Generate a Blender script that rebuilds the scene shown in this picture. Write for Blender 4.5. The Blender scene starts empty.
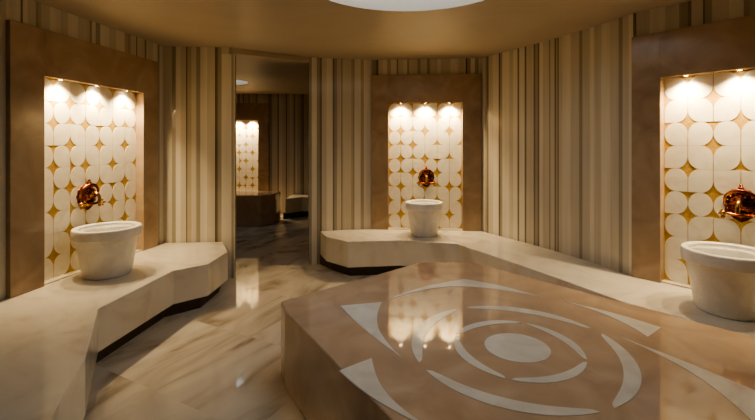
import bpy, bmesh, math, random
from mathutils import Vector, Matrix
random.seed(11)
S=bpy.context.scene
COL=S.collection
CEIL=2.82
BENCH=.45
# ---------------------------------------------------------------- materials
def base(name,rough=.3,spec=.5,metal=0):
    m=bpy.data.materials.new(name); m.use_nodes=True
    nt=m.node_tree; b=nt.nodes['Principled BSDF']
    b.inputs['Roughness'].default_value=rough
    b.inputs['Metallic'].default_value=metal
    b.inputs['Specular IOR Level'].default_value=spec
    return m,nt,b
def N(nt,t,**kw):
    n=nt.nodes.new(t)
    for k,v in kw.items(): setattr(n,k,v)
    return n
def ramp(nt,stops):
    r=N(nt,'ShaderNodeValToRGB'); e=r.color_ramp.elements
    while len(e)<len(stops): e.new(.5)
    for i,(p,c) in enumerate(stops):
        e[i].position=p; e[i].color=(*c,1)
    return r
def marble(name,c1,c2,c3,scale=(1,1,1),nscale=3,rough=.2,detail=6,dist=1.5,rot=(0,0,0),spec=.5,stops=(.3,.55,.75),bump=0):
    m,nt,b=base(name,rough,spec)
    tc=N(nt,'ShaderNodeTexCoord'); mp=N(nt,'ShaderNodeMapping')
    mp.inputs['Scale'].default_value=scale; mp.inputs['Rotation'].default_value=rot
    no=N(nt,'ShaderNodeTexNoise'); no.inputs['Scale'].default_value=nscale
    no.inputs['Detail'].default_value=detail; no.inputs['Distortion'].default_value=dist
    r=ramp(nt,[(stops[0],c1),(stops[1],c2),(stops[2],c3)])
    L=nt.links
    L.new(tc.outputs['Object'],mp.inputs[0]); L.new(mp.outputs[0],no.inputs['Vector'])
    L.new(no.outputs[0],r.inputs[0]); L.new(r.outputs[0],b.inputs['Base Color'])
    if bump:
        n2=N(nt,'ShaderNodeTexNoise'); n2.inputs['Scale'].default_value=70
        bp=N(nt,'ShaderNodeBump'); bp.inputs['Strength'].default_value=bump; bp.inputs['Distance'].default_value=.01
        L.new(tc.outputs['Object'],n2.inputs['Vector']); L.new(n2.outputs[0],bp.inputs['Height']); L.new(bp.outputs[0],b.inputs['Normal'])
    return m
def sh(c,k): return tuple(x*k for x in c)
def stripe_mat(name,c,v=.88,rough=.12):
    return marble(name,sh(c,v),c,sh(c,1.05),scale=(10,10,.6),nscale=1.2,rough=rough,dist=.3,detail=3)
STR=[stripe_mat('stripe_cream',(.55,.495,.395)),
     stripe_mat('stripe_ivory',(.66,.61,.505)),
     stripe_mat('stripe_grey',(.34,.305,.24)),
     stripe_mat('stripe_taupe',(.21,.172,.128)),
     stripe_mat('stripe_dark',(.10,.076,.052)),
     stripe_mat('stripe_sand',(.44,.37,.27))]
STW=[.32,.28,.14,.10,.07,.09]
M_FRAME=marble('brown_marble',(.32,.225,.145),(.41,.30,.20),(.48,.36,.25),nscale=2.5,rough=.18)
M_PLAT=marble('tan_marble',(.42,.295,.195),(.51,.37,.25),(.58,.44,.31),nscale=2.2,rough=.04,detail=9,spec=.7)
M_INLAY=marble('inlay_marble',(.62,.58,.50),(.72,.68,.60),(.77,.74,.67),nscale=4,rough=.05)
M_BENCH=marble('bench_marble',(.62,.55,.44),(.72,.66,.55),(.76,.71,.61),scale=(1,1,1),nscale=1.5,rough=.14,dist=2.5,stops=(.32,.48,.7))
M_WHITE=marble('basin_marble',(.72,.68,.60),(.83,.79,.72),(.86,.83,.78),nscale=5,rough=.28,bump=.3)
M_TILE=marble('cream_tile',(.78,.71,.56),(.86,.80,.66),(.89,.84,.72),nscale=6,rough=.25)
M_GOLD=marble('gold_mosaic',(.42,.25,.055),(.55,.35,.09),(.68,.45,.15),nscale=60,rough=.35,detail=2)
M_CEIL=marble('ceiling_plaster',(.38,.315,.24),(.40,.335,.255),(.42,.355,.275),nscale=1,rough=.5)
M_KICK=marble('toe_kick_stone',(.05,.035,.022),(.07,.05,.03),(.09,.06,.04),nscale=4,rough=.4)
M_COPPER,_nt,_b=base('copper',.24,.5,1.0)
_n=N(_nt,'ShaderNodeTexNoise'); _n.inputs['Scale'].default_value=18
_r=ramp(_nt,[(.35,(.06,.015,.008)),(.55,(.22,.05,.02)),(.7,(.52,.22,.08))]); _nt.links.new(_n.outputs[0],_r.inputs[0]); _nt.links.new(_r.outputs[0],_b.inputs['Base Color'])
M_BRASS,_nt,_b=base('brass',.25,.5,1.0); _b.inputs['Base Color'].default_value=(.45,.25,.09,1)
M_WATER,_nt,_b=base('water',.03,.5); _b.inputs['Base Color'].default_value=(.75,.78,.74,1)
_b.inputs['Transmission Weight'].default_value=.7; _b.inputs['IOR'].default_value=1.33
_n=N(_nt,'ShaderNodeTexNoise'); _n.inputs['Scale'].default_value=14; _bp=N(_nt,'ShaderNodeBump'); _bp.inputs['Strength'].default_value=.8
_nt.links.new(_n.outputs[0],_bp.inputs['Height']); _nt.links.new(_bp.outputs[0],_b.inputs['Normal'])
def emis(name,c,s):
    m,nt,b=base(name,.5); b.inputs['Emission Strength'].default_value=s
    b.inputs['Base Color'].default_value=(*c,1)
    no=N(nt,'ShaderNodeTexNoise'); no.inputs['Scale'].default_value=.8
    r=ramp(nt,[(0,c),(1,sh(c,.92))]); nt.links.new(no.outputs[0],r.inputs[0]); nt.links.new(r.outputs[0],b.inputs['Emission Color'])
    return m
M_GLOW=emis('skylight_diffuser',(.80,.90,1.0),2.9)
M_LAMP=emis('downlight_lens',(1,.82,.55),40)
def floor_mat():
    m,nt,b=base('floor_marble',.05,.5); L=nt.links
    tc=N(nt,'ShaderNodeTexCoord'); rot=N(nt,'ShaderNodeMapping'); rot.inputs['Rotation'].default_value=(0,0,math.radians(28))
    L.new(tc.outputs['Object'],rot.inputs[0])
    ch=N(nt,'ShaderNodeTexChecker'); ch.inputs['Scale'].default_value=1.15
    L.new(rot.outputs[0],ch.inputs[0])
    outs=[]
    for ang,off in ((10,0),(75,5)):
        mp=N(nt,'ShaderNodeMapping'); mp.inputs['Rotation'].default_value=(0,0,math.radians(ang)); mp.inputs['Scale'].default_value=(1.5,.65,1); mp.inputs['Location'].default_value=(off,off,0)
        L.new(rot.outputs[0],mp.inputs[0])
        no=N(nt,'ShaderNodeTexNoise'); no.inputs['Scale'].default_value=1.2; no.inputs['Detail'].default_value=6; no.inputs['Distortion'].default_value=1.9
        L.new(mp.outputs[0],no.inputs['Vector'])
        outs.append(no)
    mx=N(nt,'ShaderNodeMix',data_type='FLOAT')
    L.new(ch.outputs['Fac'],mx.inputs[0]); L.new(outs[0].outputs[0],mx.inputs[2]); L.new(outs[1].outputs[0],mx.inputs[3])
    r=ramp(nt,[(.32,(.33,.265,.19)),(.42,(.52,.445,.34)),(.52,(.62,.55,.44)),(.7,(.69,.62,.51))])
    L.new(mx.outputs[0],r.inputs[0]); L.new(r.outputs[0],b.inputs['Base Color'])
    return m
M_FLOOR=floor_mat()
# ---------------------------------------------------------------- helpers
def mesh_obj(name,verts,faces,mats,parent=None,mi=None,smooth=False):
    me=bpy.data.meshes.new(name); me.from_pydata([tuple(v) for v in verts],[],faces)
    for m in (mats if isinstance(mats,list) else [mats]): me.materials.append(m)
    if mi:
        for p,i in zip(me.polygons,mi): p.material_index=i
    if smooth:
        for p in me.polygons: p.use_smooth=True
    me.update()
    o=bpy.data.objects.new(name,me); COL.objects.link(o)
    if parent: o.parent=parent
    return o
def empty(name,mat=None):
    e=bpy.data.objects.new(name,None); COL.objects.link(e); e.empty_display_size=.1
    if mat: e.matrix_world=mat
    return e
def bevel(o,w=.006,seg=2):
    b=o.modifiers.new('bev','BEVEL'); b.width=w; b.segments=seg; b.limit_method='ANGLE'; return o
def box(name,a,b,mat,parent=None,bv=.004):
    x0,y0,z0=a;x1,y1,z1=b
    v=[(x0,y0,z0),(x1,y0,z0),(x1,y1,z0),(x0,y1,z0),(x0,y0,z1),(x1,y0,z1),(x1,y1,z1),(x0,y1,z1)]
    f=[(0,3,2,1),(4,5,6,7),(0,1,5,4),(1,2,6,5),(2,3,7,6),(3,0,4,7)]
    o=mesh_obj(name,v,f,mat,parent)
    if bv: bevel(o,bv)
    return o
def prism(name,pts,z0,z1,mat,parent=None,bv=.006):
    ar=sum(pts[i][0]*pts[(i+1)%len(pts)][1]-pts[(i+1)%len(pts)][0]*pts[i][1] for i in range(len(pts)))
    if ar<0: pts=pts[::-1]
    n=len(pts)
    v=[(p[0],p[1],z0) for p in pts]+[(p[0],p[1],z1) for p in pts]
    f=[tuple(range(n-1,-1,-1)),tuple(range(n,2*n))]+[(i,(i+1)%n,n+(i+1)%n,n+i) for i in range(n)]
    o=mesh_obj(name,v,f,mat,parent)
    if bv: bevel(o,bv)
    return o
def lathe(name,prof,mat,parent=None,seg=64,loc=(0,0,0)):
    v=[];f=[]
    for (r,z) in prof:
        for i in range(seg):
            a=2*math.pi*i/seg; v.append((r*math.cos(a)+loc[0],r*math.sin(a)+loc[1],z+loc[2]))
    for j in range(len(prof)-1):
        for i in range(seg):
            k=(i+1)%seg; f.append((j*seg+i,j*seg+k,(j+1)*seg+k,(j+1)*seg+i))
    return mesh_obj(name,v,f,mat,parent,smooth=True)
def stripe_wall(name,pts,z0=0,z1=CEIL,thick=.12):
    """vertical inlaid marble strips following a plan polyline (clockwise = room on the right)"""
    v=[];f=[];mi=[];last=-1
    for a,b in zip(pts[:-1],pts[1:]):
        a=Vector(a);b=Vector(b);L=(b-a).length;d=(b-a)/L;s=0
        while s<L-1e-5:
            k=random.choices(range(6),STW)[0]
            while k==last: k=random.choices(range(6),STW)[0]
            last=k
            w={0:random.uniform(.05,.13),1:random.uniform(.04,.12),2:random.uniform(.02,.06),3:random.uniform(.012,.03),4:random.uniform(.008,.018),5:random.uniform(.02,.06)}[k]
            e=min(L,s+w)
            if L-e<.015: e=L
            p=a+d*s;q=a+d*e;n=len(v)
            v+=[(p.x,p.y,z0),(q.x,q.y,z0),(q.x,q.y,z1),(p.x,p.y,z1)]
            f.append((n,n+1,n+2,n+3)); mi.append(k); s=e
    me=bpy.data.meshes.new(name); me.from_pydata(v,[],f)
    for m in STR: me.materials.append(m)
    for p,i in zip(me.polygons,mi): p.material_index=i
    bm=bmesh.new(); bm.from_mesh(me); bmesh.ops.remove_doubles(bm,verts=bm.verts,dist=1e-4); bm.to_mesh(me); bm.free()
    o=bpy.data.objects.new(name,me); COL.objects.link(o)
    s=o.modifiers.new('sol','SOLIDIFY'); s.thickness=thick; s.offset=-1
    return o
# ---------------------------------------------------------------- plan
LA=(-2.865,3.20); LB=(-2.607,4.865); LC=(-2.585,5.01)
L0=(-3.38,-.15)
J1=(-1.76,5.08); J2=(-.93,5.64)
C0=(-.08,5.82); C1=(1.42,5.70)
R0=(2.31,3.75); R1=(3.25,2.59)
RC=[C1,(1.70,5.20),(1.95,4.72),(2.16,4.22),R0]
RE=(3.65,1.4)
stripe_wall('wall_left',[L0,LA])
stripe_wall('wall_left_corner',[LB,LC,J1])
stripe_wall('wall_back',[J2,(-.5,5.75),C0])
stripe_wall('wall_right',RC)
stripe_wall('wall_right_near',[R1,RE,(3.5,-.6),(1.8,-1.7)])
stripe_wall('wall_rear',[(1.8,-1.7),(-1.8,-1.7),L0])
for nm,a,b in (('wall_left_upper',LA,LB),('wall_back_upper',C0,C1),('wall_right_upper',R0,R1)):
    stripe_wall(nm,[a,b],z0=2.6)
# ---------------------------------------------------------------- niches
def cell(x0,x1,z0,z1,rs):
    """rs = (tl,tr,br,bl) booleans, True = quarter-ellipse cut"""
    w=(x1-x0)/2; h=(z1-z0)/2; pts=[]
    for (cx,cz),r,a0 in [((x0,z0),rs[3],180),((x1,z0),rs[2],270),((x1,z1),rs[1],0),((x0,z1),rs[0],90)]:
        if not r: pts.append((cx,cz)); continue
        ox=cx+w if cx==x0 else cx-w
        oz=cz+h if cz==z0 else cz-h
        for i in range(9):
            a=math.radians(a0+90*i/8); pts.append((ox+w*math.cos(a)*.998,oz+h*math.sin(a)*.998))
    return pts
def niche(A,B,ml,mr,top=2.21,outer=2.6,rows=9,lights=3,power=64,cols=6,seed=1):
    A=Vector((*A,0));B=Vector((*B,0));L=(B-A).length;d=(B-A)/L
    y=Vector((-d.y,d.x,0))
    M=Matrix(((d.x,y.x,0,A.x),(d.y,y.y,0,A.y),(0,0,1,0),(0,0,0,1)))
    e=empty('tiled_wall_niche',M)
    f0,f1=-.04,.12
    box('frame_side_a',(0,f0,BENCH),(ml,f1,outer),M_FRAME,e)
    box('frame_side_b',(L-mr,f0,BENCH),(L,f1,outer),M_FRAME,e)
    box('frame_head',(ml,f0,top),(L-mr,f1,outer),M_FRAME,e,0)
    box('sill',(ml,f0+.02,BENCH),(L-mr,f1,BENCH+.012),M_BENCH,e,0)
    box('gold_back',(ml,.056,BENCH+.012),(L-mr,f1,top),M_GOLD,e,0)
    rnd=random.Random(seed)
    W=L-ml-mr; cw=W/cols; z00=BENCH+.012; H=top-z00; chh=H/rows; g=.005
    # per grid vertex: which of the four tiles meeting there is cut round (sw,se,ne,nw)
    V={}
    for i in range(cols+1):
        for j in range(rows+1):
            t=rnd.random()
            if (i+j)%2==0:
                q=(1,1,1,1) if t<.92 else (0,0,1,1)
            else:
                q=(0,0,0,0) if t<.42 else rnd.choice([(1,1,0,0),(0,0,1,1),(1,0,0,1),(0,1,1,0)])
            V[i,j]=q
    v=[];f=[]
    for c in range(cols):
        for r in range(rows):
            tl=V[c,r+1][1]; tr=V[c+1,r+1][0]; br=V[c+1,r][3]; bl=V[c,r][2]
            x0=ml+c*cw; z0=z00+r*chh
            pts=cell(x0+g*.5,x0+cw-g*.5,z0+g*.1,z0+chh-g*.1,(tl,tr,br,bl))
            n=len(v);k=len(pts)
            v+=[(p[0],.053,p[1]) for p in pts]+[(p[0],.0565,p[1]) for p in pts]
            f.append(tuple(range(n,n+k)))
            f+=[(n+i,n+k+i,n+k+(i+1)%k,n+(i+1)%k) for i in range(k)]
    mesh_obj('cream_tiles',v,f,M_TILE,e)
    for i in range(lights):
        s=ml+W*(i+.5)/lights
        lathe('downlight_%d'%i,[(.0,.0),(.018,.0),(.018,-.004),(.026,-.004),(.028,.0)],M_BRASS,e,24,(s,.01,top-.001))
        lathe('lens_%d'%i,[(.0001,-.002),(.017,-.002)],M_LAMP,e,24,(s,.01,top-.001))
        ld=bpy.data.lights.new('spot','SPOT'); ld.energy=power; ld.spot_size=math.radians(124); ld.spot_blend=1.0; ld.shadow_soft_size=.02; ld.color=(1,.75,.42)
        lo=bpy.data.objects.new('spot_%d'%i,ld); COL.objects.link(lo); lo.parent=e
        lo.location=(s,-.03,top-.02); lo.rotation_euler=(math.radians(9),0,0)
    return e,M,L
def balls(name,lst,mat,parent,loc=(0,0,0)):
    bm=bmesh.new()
    for (x,y,z,r) in lst:
        bmesh.ops.create_uvsphere(bm,u_segments=14,v_segments=9,radius=r,matrix=Matrix.Translation((x,y,z)))
    me=bpy.data.meshes.new(name); bm.to_mesh(me); bm.free(); me.materials.append(mat)
    for p in me.polygons: p.use_smooth=True
    o=bpy.data.objects.new(name,me); COL.objects.link(o); o.parent=parent; o.location=loc; return o
def faucet(M,s,z):
    e=empty('copper_wall_faucet',M@Matrix.Translation((s,.053,z)))
    n=96;v=[];f=[]
    rings=[(0,.045),(.03,.045),(.042,.03),(.062,.034),(.075,.018),(.095,.016),(.105,0)]
    for j,(r,h) in enumerate(rings):
        for i in range(n):
            a=2*math.pi*i/n; rr=r*(1+.10*abs(math.cos(6*a)) if j>2 else 1)
            v.append((rr*math.cos(a),-h,rr*math.sin(a)))
    for j in range(len(rings)-1):
        for i in range(n):
            k=(i+1)%n; f.append((j*n+i,j*n+k,(j+1)*n+k,(j+1)*n+i))
    mesh_obj('rosette',v,f,M_COPPER,e,smooth=True)
    balls('beading',[(.088*math.cos(t),-.018,.088*math.sin(t),.008) for t in [2*math.pi*i/16 for i in range(16)]],M_BRASS,e)
    balls('finial',[(0,-.03,.125,.02),(0,-.03,.15,.012),(-.05,-.03,.105,.012),(.05,-.03,.105,.012)],M_COPPER,e)
    sp=[(-.06,-.05),(-.055,-.10),(-.03,-.12),(0,-.135),(.03,-.12),(.055,-.10),(.06,-.05)]
    k=len(sp)
    mesh_obj('shield_plate',[(x,-.016,zz) for x,zz in sp]+[(x,0,zz) for x,zz in sp],[tuple(range(k))]+[(i,k+i,k+(i+1)%k,(i+1)%k) for i in range(k)],M_COPPER,e)
    def tube(nm,pts,r,mat,taper=None):
        cu=bpy.data.curves.new(nm,'CURVE'); cu.dimensions='3D'; cu.bevel_depth=r; cu.bevel_resolution=5; cu.use_fill_caps=True
        sp=cu.splines.new('BEZIER'); sp.bezier_points.add(len(pts)-1)
        for i,(bp,p) in enumerate(zip(sp.bezier_points,pts)):
            bp.co=p; bp.handle_left_type=bp.handle_right_type='AUTO'; bp.radius=(taper[i] if taper else 1)
        cu.materials.append(mat); o=bpy.data.objects.new(nm,cu); COL.objects.link(o); o.parent=e; return o
    tube('spout',[(0,-.03,0),(0,-.09,.03),(0,-.13,.01),(0,-.145,-.05)],.016,M_BRASS,[1.4,1.1,.9,1.0])
    tube('crest',[(-.10,-.025,-.01),(-.085,-.04,.07),(0,-.045,.108),(.085,-.04,.07),(.10,-.025,-.01)],.012,M_COPPER,[.7,1,1.5,1,.7])
    tube('cross_pipe',[(-.11,-.04,-.07),(0,-.055,-.075),(.11,-.04,-.07)],.011,M_COPPER)
    for sx in (-1,1):
        balls('tap_handle_%s'%('a' if sx<0 else 'b'),[(0,0,0,.024),(0,-.03,0,.016),(.026,-.035,0,.009),(-.026,-.035,0,.009),(0,-.035,.026,.009),(0,-.035,-.026,.009),(0,.0,-.03,.014)],M_BRASS,e,(.105*sx,-.045,-.07))
    return e
_,ML,LL=niche(LA,LB,.28,.24,seed=3,cols=7); faucet(ML,.79,1.14)
_,MC,LC_=niche(C0,C1,.235,.255,seed=5); faucet(MC,.76,1.17)
_,MR,LR=niche(R0,R1,.225,.25,seed=9); faucet(MR,.74,1.17)
# ---------------------------------------------------------------- basins
def basin(x,y,k=1):
    e=empty('marble_wash_basin',Matrix.Translation((x,y,BENCH+.001)))
    o=lathe('bowl',[(.0001,0),(.200*k,0),(.210*k,.006),(.222*k,.05),(.272*k,.335),(.294*k,.340),(.304*k,.350),(.306*k,.42),(.299*k,.434),(.262*k,.434),(.254*k,.426),(.225*k,.2),(.15*k,.13),(.0001,.12)],M_WHITE,e)
    bevel(o,.003)
    lathe('water',[(.0001,.412),(.10*k,.412),(.249*k,.412)],M_WATER,e)
    return e
basin(-2.47,3.80,.90); basin(.61,5.43,.80); basin(2.50,2.96,.90)
# ---------------------------------------------------------------- benches
def bench(name,front,back,inset):
    e=empty(name)
    prism('slab',front+back[::-1],.13,BENCH,M_BENCH,e,.008)
    fi=[]
    for i,p in enumerate(front):
        a=Vector(front[max(i-1,0)]);b=Vector(front[min(i+1,len(front)-1)]);d=(b-a).normalized()
        nn=Vector((-d.y,d.x))*inset
        fi.append((p[0]+nn.x,p[1]+nn.y))
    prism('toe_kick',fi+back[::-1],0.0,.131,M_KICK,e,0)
    return e
bench('marble_bench',
   [(-.66,5.34),(-.36,5.06),(.28,5.14),(.96,4.95),(1.45,4.0),(1.87,3.11),(2.42,2.43),(3.0,1.55)],
   [(-.78,5.66),(-.5,5.74),(-.08,5.81),(1.41,5.69),(1.69,5.19),(1.94,4.71),(2.15,4.21),(2.30,3.74),(3.24,2.58),(3.6,1.5)],.1)
bench('marble_bench',
   [(-1.2,1.3),(-1.62,2.3),(-2.02,3.0),(-1.92,3.90),(-1.68,4.12),(-1.66,4.6)],
   [(-2.95,1.3+.0),(-3.16,1.31),(-2.86,3.21),(-2.60,4.86),(-2.575,5.0),(-1.88,5.05)],.1)
# ---------------------------------------------------------------- platform
PZ=.52
pe=empty('heated_marble_platform')
PP=[(-.69,2.96),(-.62,2.78),(.10,1.62),(.55,.98),(1.5,.85),(2.2,1.5),(2.3,2.28),(.90,3.94),(.42,3.95)]
prism('body',PP,0,PZ-.001,M_PLAT,pe,.01)
cx,cy=.77,2.29
def inlay(nm,pts,dz=0):
    return prism(nm,[(cx+x,cy+y) for x,y in pts],PZ-.004,PZ+.0008+dz,M_INLAY,pe,0)
inlay('inlay_disc',[(.175*math.cos(2*math.pi*i/64),.165*math.sin(2*math.pi*i/64)) for i in range(64)])
def crescent(nm,ang,R,T,w,n=40,dz=0,ex=.45):
    o=[];ii=[]
    for i in range(n+1):
        t=-w+2*w*i/n
        r0=R-T*math.cos(math.pi*t/(2*w))**ex if abs(t)<w-1e-6 else R
        o.append((R*math.cos(ang+t),R*math.sin(ang+t)))
        if 0<i<n: ii.append((r0*math.cos(ang+t),r0*math.sin(ang+t)))
    inlay(nm,o+ii[::-1],dz)
def arc(p,q,bul,n=18):
    dx,dy=q[0]-p[0],q[1]-p[1]
    return [(p[0]+dx*i/n+dy*math.sin(math.pi*i/n)*bul,p[1]+dy*i/n-dx*math.sin(math.pi*i/n)*bul) for i in range(n)]
# bul>0 bulges to the right of p->q
for k in range(4):
    a=math.radians(20)+k*math.pi/2
    crescent('inlay_inner_%d'%k,a,.345,.055,.75)
    crescent('inlay_mid_%d'%k,a+math.pi/4,.58,.075,.72)
for k in range(2):
    r=lambda p:(p[0],p[1]) if k==0 else (-p[0],-p[1])
    A1,P1,B1=r((-.70,.70)),r((-.05,1.15)),r((.42,.76))
    inlay('inlay_boomerang_%d'%k,arc(A1,P1,-.06)+arc(P1,B1,-.06)+arc(B1,A1,.22),.0003)
    A1,P1,B1=r((-1.03,.58)),r((-.74,.65)),r((-.64,-.12))
    inlay('inlay_spandrel_%d'%k,arc(A1,P1,0,4)+arc(P1,B1,.10)+arc(B1,A1,-.02),.0006)
    A1,P1,B1=r((.56,.66)),r((.96,.24)),r((.80,.12))
    inlay('inlay_side_%d'%k,arc(A1,P1,-.05)+arc(P1,B1,0,4)+arc(B1,A1,.10),.0009)
# ---------------------------------------------------------------- floor + ceilings
mesh_obj('floor',[(-7,-2.2,0),(5,-2.2,0),(5,11,0),(-7,11,0),(-7,-2.2,-.1),(5,-2.2,-.1),(5,11,-.1),(-7,11,-.1)],
 [(0,1,2,3),(7,6,5,4),(0,4,5,1),(1,5,6,2),(2,6,7,3),(3,7,4,0)],M_FLOOR)
def ceil_hole(name,x0,x1,y0,y1,cx,cy,R,Z,dep=.28,ry=None):
    e=empty(name); n=96; v=[];f=[]
    ry=ry or R
    for i in range(n):
        a=2*math.pi*i/n; c,s=math.cos(a),math.sin(a)
        v.append((cx+R*c,cy+ry*s,Z))
    corners=[math.atan2(yy-cy,xx-cx) for xx,yy in ((x1,y1),(x0,y1),(x0,y0),(x1,y0))]
    for i in range(n):
        a=2*math.pi*i/n
        for ca in corners:
            dd=(a-ca+math.pi)%(2*math.pi)-math.pi
            if abs(dd)<=math.pi/n: a=ca
        c,s=math.cos(a),math.sin(a)
        t=min([( (x1-cx)/c if c>1e-9 else (x0-cx)/c if c<-1e-9 else 1e9),((y1-cy)/s if s>1e-9 else (y0-cy)/s if s<-1e-9 else 1e9)])
        v.append((cx+t*c,cy+t*s,Z))
    for i in range(n):
        k=(i+1)%n; f.append((i,k,n+k,n+i))
    mesh_obj('ceiling_plane',v,f,M_CEIL,e)
    p=[(1.0,0),(1.0,.05),(1.06,.055),(1.06,dep)]
    v=[];f=[]
    for r,z in p:
        for i in range(n):
            a=2*math.pi*i/n; v.append((cx+R*r*math.cos(a),cy+ry*r*math.sin(a),Z+z))
    for j in range(len(p)-1):
        for i in range(n):
            k=(i+1)%n; f.append((j*n+i,j*n+k,(j+1)*n+k,(j+1)*n+i))
    mesh_obj('drum',v,f,M_CEIL,e)
    v=[(cx+R*1.06*math.cos(2*math.pi*i/n),cy+ry*1.06*math.sin(2*math.pi*i/n),Z+dep) for i in range(n)]
    mesh_obj('diffuser',v,[tuple(range(n))],M_GLOW,e)
    return e
ceil_hole('ceiling',-4,4.5,-2.2,6.0,.24,2.82,.87,CEIL)
ceil_hole('ceiling_adjoining_room',-7,4.5,6.0,11,-2.9,7.9,.42,CEIL)
def seg_box(name,a,b,z0,z1,th,mat):
    a=Vector(a);b=Vector(b);d=(b-a).normalized();o=Vector((-d.y,d.x))*th
    return prism(name,[tuple(a),tuple(b),tuple(b+o),tuple(a+o)],z0,z1,mat,None,.003)
seg_box('door_header',J1,J2,2.75,CEIL-.003,.2,M_CEIL)
seg_box('door_jamb',(-1.90,5.058),(-1.745,5.085),0,2.74,.02,STR[1])
# ---------------------------------------------------------------- adjoining room
stripe_wall('wall_far',[(-6.5,9.8),(-4.0,9.8)])
stripe_wall('wall_far_upper',[(-4.0,9.8),(-2.56,9.8)],z0=2.6)
stripe_wall('wall_far_right',[(-2.56,9.8),(.6,9.8),(.6,6.0)])
stripe_wall('wall_far_left',[(-6.5,5.9),(-6.5,9.8)])
stripe_wall('wall_partition_left',[(-1.9,5.25),(-2.8,5.3),(-6.5,5.9)])
stripe_wall('wall_partition_right',[(.6,6.1),(-.1,6.02),(-.85,5.85)])
_,MF,LF=niche((-4.0,9.8),(-2.56,9.8),.25,.25,seed=12,power=90)
prism('heated_marble_platform_far',[(-4.4,8.2),(-2.3,8.2),(-2.1,8.5),(-2.1,9.0),(-4.4,9.0)],0,.62,M_PLAT,None,.01)
bench('marble_bench',[(-2.0,9.0),(-1.7,9.3),(.5,9.3)],[(-2.0,9.78),(-1.0,9.78),(.5,9.78)],.08)
w=bpy.data.worlds.new('world'); S.world=w; w.use_nodes=True
w.node_tree.nodes['Background'].inputs[0].default_value=(.02,.015,.01,1)
try: S.view_settings.look='AgX - Medium High Contrast'
except Exception as ex: print(ex)
# ---------------------------------------------------------------- camera
cam=bpy.data.cameras.new('camera'); co=bpy.data.objects.new('camera',cam); COL.objects.link(co)
co.location=(0,0,1.64); co.rotation_euler=(math.radians(90),0,0)
cam.sensor_width=36; cam.lens=36*415/755; cam.shift_y=-66/755; cam.clip_start=.05
S.camera=co
